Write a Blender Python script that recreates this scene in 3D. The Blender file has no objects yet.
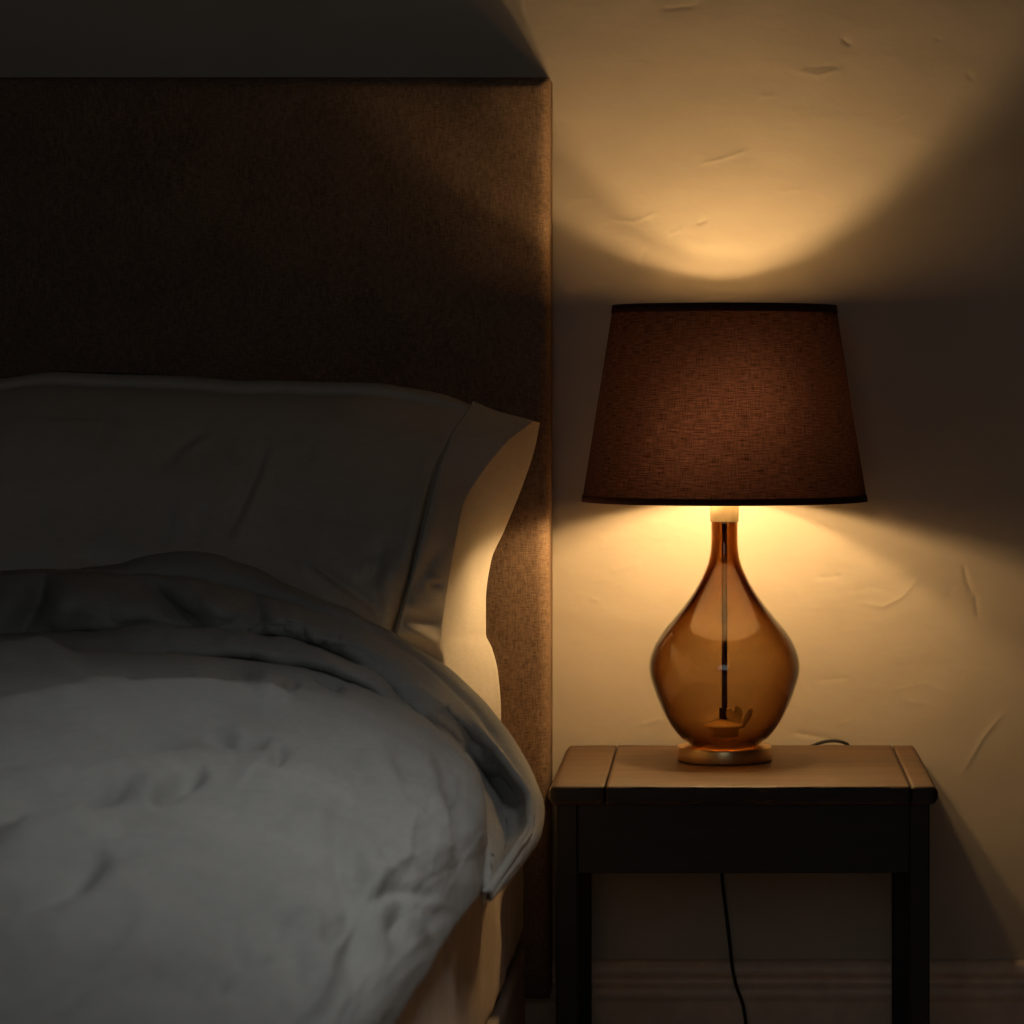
import bpy, math, random
import numpy as np

# ------------------------------------------------------------------ basics
scene = bpy.context.scene
COL = scene.collection
F, CX, CY, CAM_D, EYE = 3200.0, 724.0, 390.0, 4.24, 0.95   # camera constants (image taken as 1024x1024)


def wx(px, d):
    return (px - CX) * d / F


def wz(py, d):
    return EYE - (py - CY) * d / F


def Y(d):
    """distance from the camera -> world Y (back wall at 0)"""
    return d - CAM_D


def tag(o, label=None, cat=None, group=None, kind=None):
    if label: o['label'] = label
    if cat: o['category'] = cat
    if group: o['group'] = group
    if kind: o['kind'] = kind
    return o


def empty(name, loc, label, cat):
    o = bpy.data.objects.new(name, None)
    o.empty_display_size = 0.05
    o.location = loc
    COL.objects.link(o)
    return tag(o, label, cat)


def link(name, me, mat=None, parent=None, smooth=True):
    o = bpy.data.objects.new(name, me)
    COL.objects.link(o)
    if mat is not None:
        for m in (mat if isinstance(mat, (list, tuple)) else [mat]):
            me.materials.append(m)
    if smooth:
        me.polygons.foreach_set('use_smooth', [True] * len(me.polygons))
    if parent is not None:
        o.parent = parent
        off = np.array(parent.matrix_basis.translation)
        q = parent.parent
        while q is not None:
            off = off + np.array(q.matrix_basis.translation)
            q = q.parent
        n = len(me.vertices)
        co = np.empty(n * 3); me.vertices.foreach_get('co', co)
        co = co.reshape(-1, 3) - off
        me.vertices.foreach_set('co', co.ravel())
    return o


def mesh(name, v, f, uv=None):
    me = bpy.data.meshes.new(name)
    me.from_pydata([tuple(map(float, p)) for p in v], [], f)
    if uv is not None:
        lay = me.uv_layers.new(name='UVMap')
        idx = np.empty(len(me.loops), dtype=np.int32)
        me.loops.foreach_get('vertex_index', idx)
        lay.data.foreach_set('uv', np.asarray(uv, dtype=np.float32)[idx].ravel())
    me.update()
    return me


def grid_faces(nu, nv, flip=False, wrap_u=False):
    fs = []
    for i in range(nu if wrap_u else nu - 1):
        i2 = (i + 1) % nu
        for j in range(nv - 1):
            q = (i * nv + j, i2 * nv + j, i2 * nv + j + 1, i * nv + j + 1)
            fs.append(q[::-1] if flip else q)
    return fs


def grid_mesh(name, P, flip=False, uv=None):
    nu, nv, _ = P.shape
    return mesh(name, P.reshape(-1, 3), grid_faces(nu, nv, flip), None if uv is None else uv.reshape(-1, 2))


def normals(P):
    a = np.gradient(P, axis=0); b = np.gradient(P, axis=1)
    n = np.cross(a, b)
    n /= np.linalg.norm(n, axis=2, keepdims=True) + 1e-12
    return n


def vnoise(x, y, seed=0):
    xi = np.floor(x).astype(np.int64); yi = np.floor(y).astype(np.int64)
    fx = x - xi; fy = y - yi
    fx = fx * fx * fx * (fx * (fx * 6 - 15) + 10); fy = fy * fy * fy * (fy * (fy * 6 - 15) + 10)

    def h(a, b):
        n = (a * 374761393 + b * 668265263 + seed * 1274126177) & 0xFFFFFFFF
        n = ((n ^ (n >> 13)) * 1274126177) & 0xFFFFFFFF
        n = (n ^ (n >> 16)) & 0xFFFFFFFF
        return n / 0xFFFFFFFF * 2 - 1
    return ((h(xi, yi) * (1 - fx) + h(xi + 1, yi) * fx) * (1 - fy)
            + (h(xi, yi + 1) * (1 - fx) + h(xi + 1, yi + 1) * fx) * fy)


def fbm(x, y, seed=0, oct=4):
    s = 0; a = 1.0; t = 0
    for k in range(oct):
        s = s + a * vnoise(x * 2 ** k, y * 2 ** k, seed + k * 17); t += a; a *= 0.5
    return s / t


def crease(x, y, seed=0, sharp=0.18):
    """thin crumple lines where a warped noise crosses zero, 0..1"""
    n = fbm(x + 0.6 * vnoise(x * 0.7, y * 0.7, seed + 5), y + 0.6 * vnoise(x * 0.7 + 9, y * 0.7, seed + 6), seed, 3)
    return np.exp(-np.abs(n) / sharp) * np.clip(0.5 + 1.2 * vnoise(x * 0.45, y * 0.45, seed + 9), 0, 1)


def seg_dist(px, py, pts):
    """distance to a polyline, and the run 0..1 along it"""
    best = np.full(px.shape, 1e9); run = np.zeros(px.shape); side = np.zeros(px.shape)
    L = [math.dist(pts[i], pts[i + 1]) for i in range(len(pts) - 1)]
    tot = sum(L); acc = 0
    for i in range(len(pts) - 1):
        ax, ay = pts[i]; bx, by = pts[i + 1]
        dx, dy = bx - ax, by - ay
        t = np.clip(((px - ax) * dx + (py - ay) * dy) / (dx * dx + dy * dy), 0, 1)
        ex, ey = px - ax - t * dx, py - ay - t * dy
        dd = np.hypot(ex, ey)
        m = dd < best
        best = np.where(m, dd, best)
        run = np.where(m, (acc + t * L[i]) / tot, run)
        side = np.where(m, np.sign(dx * ey - dy * ex), side)
        acc += L[i]
    return best, run, side


def interp(x, xs, ys):
    """smooth (monotone-ish cubic) interpolation through points"""
    xs = np.asarray(xs, float); ys = np.asarray(ys, float)
    x = np.clip(np.asarray(x, float), xs[0], xs[-1])
    h = np.diff(xs); s = np.diff(ys) / h
    m = np.empty_like(ys)
    m[0], m[-1] = s[0], s[-1]
    m[1:-1] = np.where(s[:-1] * s[1:] > 0, 2 * s[:-1] * s[1:] / (s[:-1] + s[1:] + 1e-30), 0)
    i = np.clip(np.searchsorted(xs, x) - 1, 0, len(h) - 1)
    t = (x - xs[i]) / h[i]
    return ((2 * t**3 - 3 * t**2 + 1) * ys[i] + (t**3 - 2 * t**2 + t) * h[i] * m[i]
            + (-2 * t**3 + 3 * t**2) * ys[i + 1] + (t**3 - t**2) * h[i] * m[i + 1])


def lathe(name, prof, loc=(0, 0, 0), seg=96, closed=False, capb=True, capt=True):
    """prof: list of (r, z); closed joins last to first"""
    n = len(prof)
    v, uv = [], []
    for i in range(seg):
        a = 2 * math.pi * i / seg
        for r, z in prof:
            v.append((loc[0] + r * math.cos(a), loc[1] + r * math.sin(a), loc[2] + z))
    f = []
    for i in range(seg):
        i2 = (i + 1) % seg
        for j in range(n if closed else n - 1):
            j2 = (j + 1) % n
            f.append((i * n + j, i2 * n + j, i2 * n + j2, i * n + j2))
    if not closed:
        if capb: f.append(tuple(i * n for i in range(seg))[::-1])
        if capt: f.append(tuple(i * n + n - 1 for i in range(seg)))
    return mesh(name, v, f)


def tube(name, pts, r, seg=10):
    P = np.array(pts, float); n = len(P)
    T = np.gradient(P, axis=0); T /= np.linalg.norm(T, axis=1, keepdims=True)
    ref = np.array([0.0, 1.0, 0.3]); v = []
    for i in range(n):
        a = np.cross(T[i], ref); a /= np.linalg.norm(a) + 1e-9
        b = np.cross(T[i], a)
        for k in range(seg):
            t = 2 * math.pi * k / seg
            v.append(P[i] + r * (math.cos(t) * a + math.sin(t) * b))
    f = []
    for i in range(n - 1):
        for k in range(seg):
            k2 = (k + 1) % seg
            f.append((i * seg + k, i * seg + k2, (i + 1) * seg + k2, (i + 1) * seg + k))
    f.append(tuple(range(seg))[::-1]); f.append(tuple((n - 1) * seg + k for k in range(seg)))
    return mesh(name, v, f)


def spline(pts, n):
    P = np.array(pts, float)
    t = np.concatenate([[0], np.cumsum(np.linalg.norm(np.diff(P, axis=0), axis=1))])
    s = np.linspace(0, t[-1], n)
    return np.stack([interp(s, t, P[:, k]) for k in range(P.shape[1])], 1)


def box(name, x0, x1, y0, y1, z0, z1, mat, parent=None, bevel=0.0, seg=3):
    v = [(x, y, z) for x in (x0, x1) for y in (y0, y1) for z in (z0, z1)]
    f = [(0, 1, 3, 2), (4, 6, 7, 5), (0, 4, 5, 1), (2, 3, 7, 6), (0, 2, 6, 4), (1, 5, 7, 3)]
    o = link(name, mesh(name, v, f), mat, parent, smooth=bevel > 0)
    if bevel > 0:
        m = o.modifiers.new('bevel', 'BEVEL'); m.width = bevel; m.segments = seg; m.limit_method = 'ANGLE'
        m.harden_normals = True
    return o


# ------------------------------------------------------------------ materials
def new_mat(name):
    m = bpy.data.materials.new(name); m.use_nodes = True
    nt = m.node_tree; nt.nodes.clear()
    out = nt.nodes.new('ShaderNodeOutputMaterial')
    return m, nt, out


def N(nt, kind, **kw):
    n = nt.nodes.new(kind)
    for k, v in kw.items():
        if k in n.inputs: n.inputs[k].default_value = v
        else: setattr(n, k, v)
    return n


def principled(nt, out, color, rough, **kw):
    p = nt.nodes.new('ShaderNodeBsdfPrincipled')
    p.inputs['Base Color'].default_value = (*color, 1)
    p.inputs['Roughness'].default_value = rough
    for k, v in kw.items():
        p.inputs[k].default_value = v
    nt.links.new(p.outputs[0], out.inputs['Surface'])
    return p


def mapped_noise(nt, src, scale, nscale=1.0, detail=2.0, rough=0.5):
    mp = nt.nodes.new('ShaderNodeMapping'); mp.inputs['Scale'].default_value = scale
    nt.links.new(src, mp.inputs['Vector'])
    n = N(nt, 'ShaderNodeTexNoise', Scale=nscale, Detail=detail, Roughness=rough)
    nt.links.new(mp.outputs[0], n.inputs['Vector'])
    return n.outputs['Fac']


def math_node(nt, op, a, b):
    m = nt.nodes.new('ShaderNodeMath'); m.operation = op
    for i, x in enumerate((a, b)):
        if isinstance(x, (int, float)): m.inputs[i].default_value = x
        else: nt.links.new(x, m.inputs[i])
    return m.outputs[0]


def ramp(nt, fac, stops):
    r = nt.nodes.new('ShaderNodeValToRGB')
    els = r.color_ramp.elements
    while len(els) < len(stops): els.new(0.5)
    for e, (p, c) in zip(els, stops):
        e.position = p; e.color = (*c, 1)
    nt.links.new(fac, r.inputs[0])
    return r.outputs[0]


def bump(nt, h, strength, dist, p):
    b = N(nt, 'ShaderNodeBump', Strength=strength, Distance=dist)
    nt.links.new(h, b.inputs['Height'])
    nt.links.new(b.outputs[0], p.inputs['Normal'])


def weave(nt, src, a, b):
    """woven threads: product of two stretched noises"""
    h = mapped_noise(nt, src, a); v = mapped_noise(nt, src, b)
    return math_node(nt, 'ADD', h, v)


def mat_fabric(name, color, var=0.25, thread=900.0, along=45.0, strength=0.35, dist=0.0008, sheen=0.0, uv=False, clouds=0.12):
    m, nt, out = new_mat(name)
    p = principled(nt, out, color, 0.95)
    p.inputs['Specular IOR Level'].default_value = 0.1
    if sheen:
        p.inputs['Sheen Weight'].default_value = sheen
        p.inputs['Sheen Roughness'].default_value = 0.5
    tc = nt.nodes.new('ShaderNodeTexCoord')
    src = tc.outputs['UV' if uv else 'Object']
    if uv:
        w = weave(nt, src, (along, thread, 1), (thread, along, 1))
    else:
        w = weave(nt, src, (along, along, thread), (thread, thread, along))
    c2 = mapped_noise(nt, src, (9, 9, 9), 1.0, 4.0)
    f = math_node(nt, 'MULTIPLY_ADD', w, 0.5)
    f2 = math_node(nt, 'ADD', math_node(nt, 'MULTIPLY', w, 0.5), math_node(nt, 'MULTIPLY', math_node(nt, 'SUBTRACT', c2, 0.5), clouds / max(var, 1e-3)))
    nt.nodes.remove(f.node)
    lo = tuple(c * (1 - var) for c in color); hi = tuple(min(1, c * (1 + var)) for c in color)
    nt.links.new(ramp(nt, f2, [(0.3, lo), (0.7, hi)]), p.inputs['Base Color'])
    bump(nt, w, strength, dist, p)
    return m


def mat_plain(name, color, rough=0.6, metal=0.0, **kw):
    m, nt, out = new_mat(name)
    p = principled(nt, out, color, rough, Metallic=metal, **kw)
    tc = nt.nodes.new('ShaderNodeTexCoord')
    n = mapped_noise(nt, tc.outputs['Object'], (40, 40, 40), 1.0, 3.0)
    lo = tuple(c * 0.9 for c in color); hi = tuple(min(1, c * 1.1) for c in color)
    nt.links.new(ramp(nt, n, [(0.3, lo), (0.7, hi)]), p.inputs['Base Color'])
    return m


def mat_wood(name, dark, light, rough, across=55.0, along=3.0, bstr=0.3):
    m, nt, out = new_mat(name)
    p = principled(nt, out, light, rough)
    tc = nt.nodes.new('ShaderNodeTexCoord'); src = tc.outputs['Object']
    g = mapped_noise(nt, src, (along, across, across), 1.0, 5.0, 0.6)
    g2 = mapped_noise(nt, src, (along * 4, across * 6, across * 6), 1.0, 3.0, 0.6)
    c = mapped_noise(nt, src, (5, 7, 7), 1.0, 3.0)
    s = math_node(nt, 'ADD', math_node(nt, 'MULTIPLY', g, 0.55), math_node(nt, 'ADD', math_node(nt, 'MULTIPLY', g2, 0.2), math_node(nt, 'MULTIPLY', c, 0.25)))
    nt.links.new(ramp(nt, s, [(0.36, dark), (0.64, light)]), p.inputs['Base Color'])
    bump(nt, s, bstr, 0.0015, p)
    return m


def mat_plaster(name, color, var=0.1):
    m, nt, out = new_mat(name)
    p = principled(nt, out, color, 0.85)
    p.inputs['Specular IOR Level'].default_value = 0.2
    tc = nt.nodes.new('ShaderNodeTexCoord'); src = tc.outputs['Object']
    a = mapped_noise(nt, src, (2.6, 2.6, 3.5), 1.0, 5.0, 0.55)
    lo = tuple(c * (1 - var) for c in color); hi = tuple(min(1, c * (1 + var)) for c in color)
    nt.links.new(ramp(nt, a, [(0.3, lo), (0.7, hi)]), p.inputs['Base Color'])
    h = math_node(nt, 'ADD', mapped_noise(nt, src, (14, 14, 22), 1.0, 3.0), math_node(nt, 'MULTIPLY', mapped_noise(nt, src, (160, 160, 200), 1.0, 2.0), 0.06))
    bump(nt, h, 0.3, 0.004, p)
    return m


M = {}
M['plaster'] = mat_plaster('cream_plaster', (0.56, 0.485, 0.385))
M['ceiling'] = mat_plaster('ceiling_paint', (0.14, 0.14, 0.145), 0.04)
M['paint'] = mat_plain('baseboard_paint', (0.84, 0.66, 0.50), 0.45)
M['floor'] = mat_wood('floor_boards', (0.26, 0.16, 0.09), (0.46, 0.29, 0.17), 0.5, 30, 2)
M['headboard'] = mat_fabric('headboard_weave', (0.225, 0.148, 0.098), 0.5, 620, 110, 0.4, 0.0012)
M['pillow'] = mat_fabric('pillow_linen', (0.68, 0.62, 0.53), 0.10, 900, 60, 0.2, 0.0006, clouds=0.06)
M['duvet'] = mat_fabric('duvet_linen', (0.405, 0.40, 0.372), 0.12, 900, 60, 0.25, 0.0008, clouds=0.08)
M['sheet'] = mat_fabric('sheet_linen', (0.70, 0.57, 0.44), 0.12, 900, 60, 0.25, 0.0006)
M['skirt'] = mat_fabric('skirt_linen', (0.40, 0.33, 0.26), 0.12, 700, 60, 0.25, 0.0008)
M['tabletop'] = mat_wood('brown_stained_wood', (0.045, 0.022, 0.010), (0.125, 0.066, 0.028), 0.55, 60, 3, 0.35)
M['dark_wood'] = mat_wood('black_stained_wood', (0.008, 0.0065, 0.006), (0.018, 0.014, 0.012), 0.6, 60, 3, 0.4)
M['brass'] = mat_plain('brushed_brass', (0.72, 0.50, 0.24), 0.32, 1.0)
M['gold'] = mat_plain('polished_gold', (0.95, 0.78, 0.42), 0.4, 0.1)
M['pale_brass'] = mat_plain('pale_brass', (0.85, 0.68, 0.42), 0.45, 0.25)
M['bronze'] = mat_plain('dark_bronze', (0.10, 0.05, 0.03), 0.4, 0.7)
M['cord'] = mat_plain('black_cord', (0.012, 0.009, 0.009), 0.6)
M['trim'] = mat_fabric('shade_tape', (0.06, 0.024, 0.022), 0.2, 900, 100, 0.3, 0.0005)
M['socket'] = mat_plain('socket_cream', (0.6, 0.5, 0.36), 0.5)
M['white'] = mat_plain('added_window_paint', (0.6, 0.6, 0.58), 0.5)


def mat_shade():
    m, nt, out = new_mat('brown_shade_fabric')
    tc = nt.nodes.new('ShaderNodeTexCoord'); src = tc.outputs['UV']
    h = mapped_noise(nt, src, (60, 900, 1), 1.0, 2.0)
    v = mapped_noise(nt, src, (900, 60, 1), 1.0, 2.0)
    w = math_node(nt, 'ADD', math_node(nt, 'MULTIPLY', h, 0.62), math_node(nt, 'MULTIPLY', v, 0.38))
    col = ramp(nt, w, [(0.36, (0.022, 0.009, 0.008)), (0.64, (0.075, 0.033, 0.026))])
    tcol = ramp(nt, w, [(0.34, (0.020, 0.009, 0.0085)), (0.66, (0.130, 0.066, 0.056))])
    d = N(nt, 'ShaderNodeBsdfDiffuse'); nt.links.new(col, d.inputs['Color'])
    r = N(nt, 'ShaderNodeBsdfRefraction', Roughness=0.95, IOR=1.45); nt.links.new(tcol, r.inputs['Color'])
    t = N(nt, 'ShaderNodeBsdfTranslucent'); nt.links.new(tcol, t.inputs['Color'])
    b = N(nt, 'ShaderNodeBump', Strength=0.3, Distance=0.0008); nt.links.new(w, b.inputs['Height'])
    nt.links.new(b.outputs[0], d.inputs['Normal'])
    m1 = N(nt, 'ShaderNodeMixShader'); m1.inputs[0].default_value = 0.30
    nt.links.new(r.outputs[0], m1.inputs[1]); nt.links.new(t.outputs[0], m1.inputs[2])
    m2 = N(nt, 'ShaderNodeMixShader'); m2.inputs[0].default_value = SHADE_TRANS
    nt.links.new(d.outputs[0], m2.inputs[1]); nt.links.new(m1.outputs[0], m2.inputs[2])
    nt.links.new(m2.outputs[0], out.inputs['Surface'])
    return m


def mat_lining():
    m, nt, out = new_mat('cream_shade_lining')
    d = N(nt, 'ShaderNodeBsdfDiffuse', Color=(0.72, 0.66, 0.55, 1))
    r = N(nt, 'ShaderNodeBsdfRefraction', Roughness=1.0, IOR=1.5, Color=(0.8, 0.7, 0.6, 1))
    m2 = N(nt, 'ShaderNodeMixShader'); m2.inputs[0].default_value = 0.22
    nt.links.new(d.outputs[0], m2.inputs[1]); nt.links.new(r.outputs[0], m2.inputs[2])
    nt.links.new(m2.outputs[0], out.inputs['Surface'])
    return m


def mat_glass():
    m, nt, out = new_mat('amber_glass')
    geo = nt.nodes.new('ShaderNodeNewGeometry')
    ior = math_node(nt, 'ADD', math_node(nt, 'MULTIPLY', geo.outputs['Backfacing'], 0.6667 - 1.5), 1.5)
    fr = N(nt, 'ShaderNodeFresnel'); nt.links.new(ior, fr.inputs['IOR'])
    t = N(nt, 'ShaderNodeBsdfTransparent', Color=(0.98, 0.97, 0.95, 1))
    g = N(nt, 'ShaderNodeBsdfGlossy', Roughness=0.04, Color=(1, 1, 1, 1))
    mx = nt.nodes.new('ShaderNodeMixShader')
    nt.links.new(fr.outputs[0], mx.inputs[0]); nt.links.new(t.outputs[0], mx.inputs[1]); nt.links.new(g.outputs[0], mx.inputs[2])
    nt.links.new(mx.outputs[0], out.inputs['Surface'])
    va = N(nt, 'ShaderNodeVolumeAbsorption', Color=(0.70, 0.54, 0.26, 1), Density=GLASS_DENSITY)
    nt.links.new(va.outputs[0], out.inputs['Volume'])
    return m


def mat_emit(name, color, strength):
    m, nt, out = new_mat(name)
    e = N(nt, 'ShaderNodeEmission', Color=(*color, 1), Strength=strength)
    nt.links.new(e.outputs[0], out.inputs['Surface'])
    return m


SHADE_TRANS = 0.5
GLASS_DENSITY = 325.0
BULB = 355.0
BULB_COLOR = (1.0, 0.64, 0.285)
M['shade'] = mat_shade()
M['lining'] = mat_lining()
M['glass'] = mat_glass()
M['bulb'] = mat_emit('warm_bulb', BULB_COLOR, BULB)
M['bulb_cap'] = mat_emit('warm_upper_bulb', BULB_COLOR, BULB * 0.84)
M['pane'] = mat_plain('added_window_pane', (0.05, 0.06, 0.07), 0.1)

# ------------------------------------------------------------------ room
XL, XR, YF, H = -2.3, 1.9, -5.4, 2.5


def build_wall_back():
    xs = np.concatenate([np.linspace(XL, -0.27, 24)[:-1], np.arange(-0.27, 0.43, 0.002), np.linspace(0.43, XR, 16)[1:]])
    zs = np.concatenate([np.linspace(0, 0.2, 5)[:-1], np.arange(0.2, 1.49, 0.002), np.linspace(1.49, H, 8)[1:]])
    X, Z = np.meshgrid(xs, zs, indexing='ij')
    px, py = CX + X * F / CAM_D, CY - (Z - EYE) * F / CAM_D      # 1 unit = 1.325 mm on the wall
    h = np.zeros_like(X)
    inner = ((X > -0.265) & (X < 0.425) & (Z > 0.205) & (Z < 1.485)).astype(float)
    h += 0.0016 * fbm(X * 5.5, Z * 7.5, 3, 3) * inner
    h += 0.0004 * np.maximum(0, fbm(X * 16, Z * 42, 9, 3)) * inner
    # trowel ridges, chips and scratches: (polyline, width, height)
    marks = [
        ([(664, 8), (694, 5)], 3, -1.2), ([(843, 38), (851, 44)], 3, -2.4), ([(798, 70), (818, 74), (838, 69)], 4, 1.2),
        ([(805, 66), (835, 65)], 3, -0.8), ([(968, 73), (974, 79)], 3, -1.5), ([(700, 163), (722, 158), (746, 150)], 3, 1.3),
        ([(697, 223), (706, 219)], 2.6, -2.0), ([(612, 219), (634, 221), (655, 212)], 3, 1.2), ([(570, 199), (592, 197)], 3, 1.0),
        ([(646, 250), (641, 264)], 2.6, -1.6), ([(668, 234), (682, 228)], 3, 0.8), ([(936, 38), (942, 39)], 2.6, -1.4),
        ([(780, 190), (800, 188)], 4, 0.7), ([(862, 602), (882, 606), (902, 596), (918, 577)], 3, 1.2),
        ([(850, 592), (868, 586), (890, 590)], 3, -0.7), ([(818, 577), (840, 575)], 3, -1.2), ([(965, 567), (968, 582), (973, 592)], 3, -1.6),
        ([(976, 596), (979, 615)], 3, -1.8), ([(1001, 717), (984, 738), (964, 772)], 2.8, 1.4), ([(820, 679), (848, 677)], 3, -0.8),
        ([(838, 724), (848, 720)], 3, 1.0), ([(796, 732), (826, 737), (846, 743)], 3, -1.5), ([(905, 700), (930, 703)], 4, 0.8),
        ([(592, 598), (599, 600)], 3, 0.9), ([(640, 724), (662, 718)], 3, 0.9), ([(947, 594), (953, 588)], 3, -1.0),
        ([(560, 120), (566, 122)], 3, -1.0), ([(905, 330), (930, 336)], 5, 0.8), ([(610, 570), (640, 563)], 4, 0.6),
        ([(890, 690), (925, 682), (940, 688)], 4, 0.6), ([(760, 96), (775, 94)], 3, 0.8), ([(895, 118), (910, 112)], 3, 0.8),
    ]
    for pts, w, a in marks:
        d, run, side = seg_dist(px, py, pts)
        env = np.clip(np.minimum(run, 1 - run) * 6 + 0.35, 0, 1)
        h += 0.0005 * a * env * np.exp(-(d / w) ** 2) * (1 + 0.4 * side)
    P = np.stack([X, -h, Z], 2)
    o = link('wall_back', grid_mesh('wall_back', P), M['plaster'])
    tag(o, kind='structure')


build_wall_back()


def plane(name, pts, mat):
    o = link(name, mesh(name, pts, [(0, 1, 2, 3)]), mat, smooth=False)
    return tag(o, kind='structure')


plane('floor', [(XL, YF, 0), (XR, YF, 0), (XR, 0, 0), (XL, 0, 0)], M['floor'])
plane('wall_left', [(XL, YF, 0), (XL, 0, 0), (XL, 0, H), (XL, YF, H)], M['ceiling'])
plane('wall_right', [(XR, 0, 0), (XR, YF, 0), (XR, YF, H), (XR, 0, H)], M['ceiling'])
fx0, fx1, fz0, fz1 = -0.9, 0.5, 0.95, 2.15  # front wall opening, added for the rear fill light
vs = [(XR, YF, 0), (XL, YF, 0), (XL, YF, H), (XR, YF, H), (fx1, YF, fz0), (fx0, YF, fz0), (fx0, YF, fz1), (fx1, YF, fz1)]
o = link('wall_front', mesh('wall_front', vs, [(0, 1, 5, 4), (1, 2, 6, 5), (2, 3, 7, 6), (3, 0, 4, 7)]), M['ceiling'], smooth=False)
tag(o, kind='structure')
# ceiling with an opening added over the bed for a fill light
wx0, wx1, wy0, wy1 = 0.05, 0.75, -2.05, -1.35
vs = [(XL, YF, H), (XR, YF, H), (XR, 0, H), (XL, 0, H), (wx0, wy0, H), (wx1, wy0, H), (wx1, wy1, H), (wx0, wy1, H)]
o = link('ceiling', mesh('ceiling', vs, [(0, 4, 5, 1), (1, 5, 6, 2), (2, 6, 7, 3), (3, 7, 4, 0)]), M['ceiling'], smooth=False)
tag(o, kind='structure')


def added_window_frame(name, lo, hi, thin):
    """four bars round the opening lo..hi; thin = axis across the wall"""
    v, f = [], []
    ax = [k for k in range(3) if k != thin]

    def b(a0, a1, b0, b1):
        k = len(v)
        for a in (a0, a1):
            for c in (lo[thin] - 0.03, lo[thin] + 0.03):
                for e in (b0, b1):
                    p = [0, 0, 0]; p[ax[0]] = a; p[ax[1]] = e; p[thin] = c
                    v.append(tuple(p))
        f.extend([tuple(k + i for i in q) for q in [(0, 1, 3, 2), (4, 6, 7, 5), (0, 4, 5, 1), (2, 3, 7, 6), (0, 2, 6, 4), (1, 5, 7, 3)]])
    t = 0.05
    a0, a1, b0, b1 = lo[ax[0]], hi[ax[0]], lo[ax[1]], hi[ax[1]]
    b(a0, a0 + t, b0, b1); b(a1 - t, a1, b0, b1)
    b(a0 + t, a1 - t, b0, b0 + t); b(a0 + t, a1 - t, b1 - t, b1)
    o = link(name, mesh(name, v, f), M['white'], smooth=False)
    tag(o, kind='structure')


added_window_frame('added_roof_window', (wx0, wy0, H), (wx1, wy1, H), 2)  # unseen frame round the added roof opening
added_window_frame('added_rear_window', (fx0, YF, fz0), (fx1, YF, fz1), 1)  # unseen frame round the added opening behind the camera


def baseboard():
    # profile (distance from wall, z), from the top down
    d = CAM_D - 0.012
    prof = [(0.0, wz(961, d)), (0.010, wz(962, d)), (0.013, wz(965, d)), (0.0155, wz(969, d)), (0.0155, wz(973, d)), (0.013, wz(976, d)),
            (0.008, wz(978, d)), (0.007, wz(982, d)), (0.009, wz(984.5, d)), (0.016, wz(986, d)), (0.019, wz(989, d)), (0.0195, wz(994, d)),
            (0.018, wz(998, d)), (0.0155, wz(1000, d)), (0.0150, wz(1003, d)), (0.0155, 0.0)]
    P = np.zeros((len(prof), 2, 3))
    for i, (a, z) in enumerate(prof):
        P[i, 0] = (XL, -a - 0.001, z); P[i, 1] = (XR, -a - 0.001, z)
    # finer point rows between so that shading follows the profile
    o = link('baseboard_back', grid_mesh('baseboard_back', P), M['paint'])
    tag(o, kind='structure')


baseboard()

# ------------------------------------------------------------------ nightstand
ns = empty('nightstand', (0.0225, -0.23, 0), 'small square wooden nightstand with lit brown top and near-black legs beside the bed', 'table')
TX0, TX1, TZ = -0.208, 0.2535, 0.481
TY0, TY1 = Y(3.787), -0.012


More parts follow.
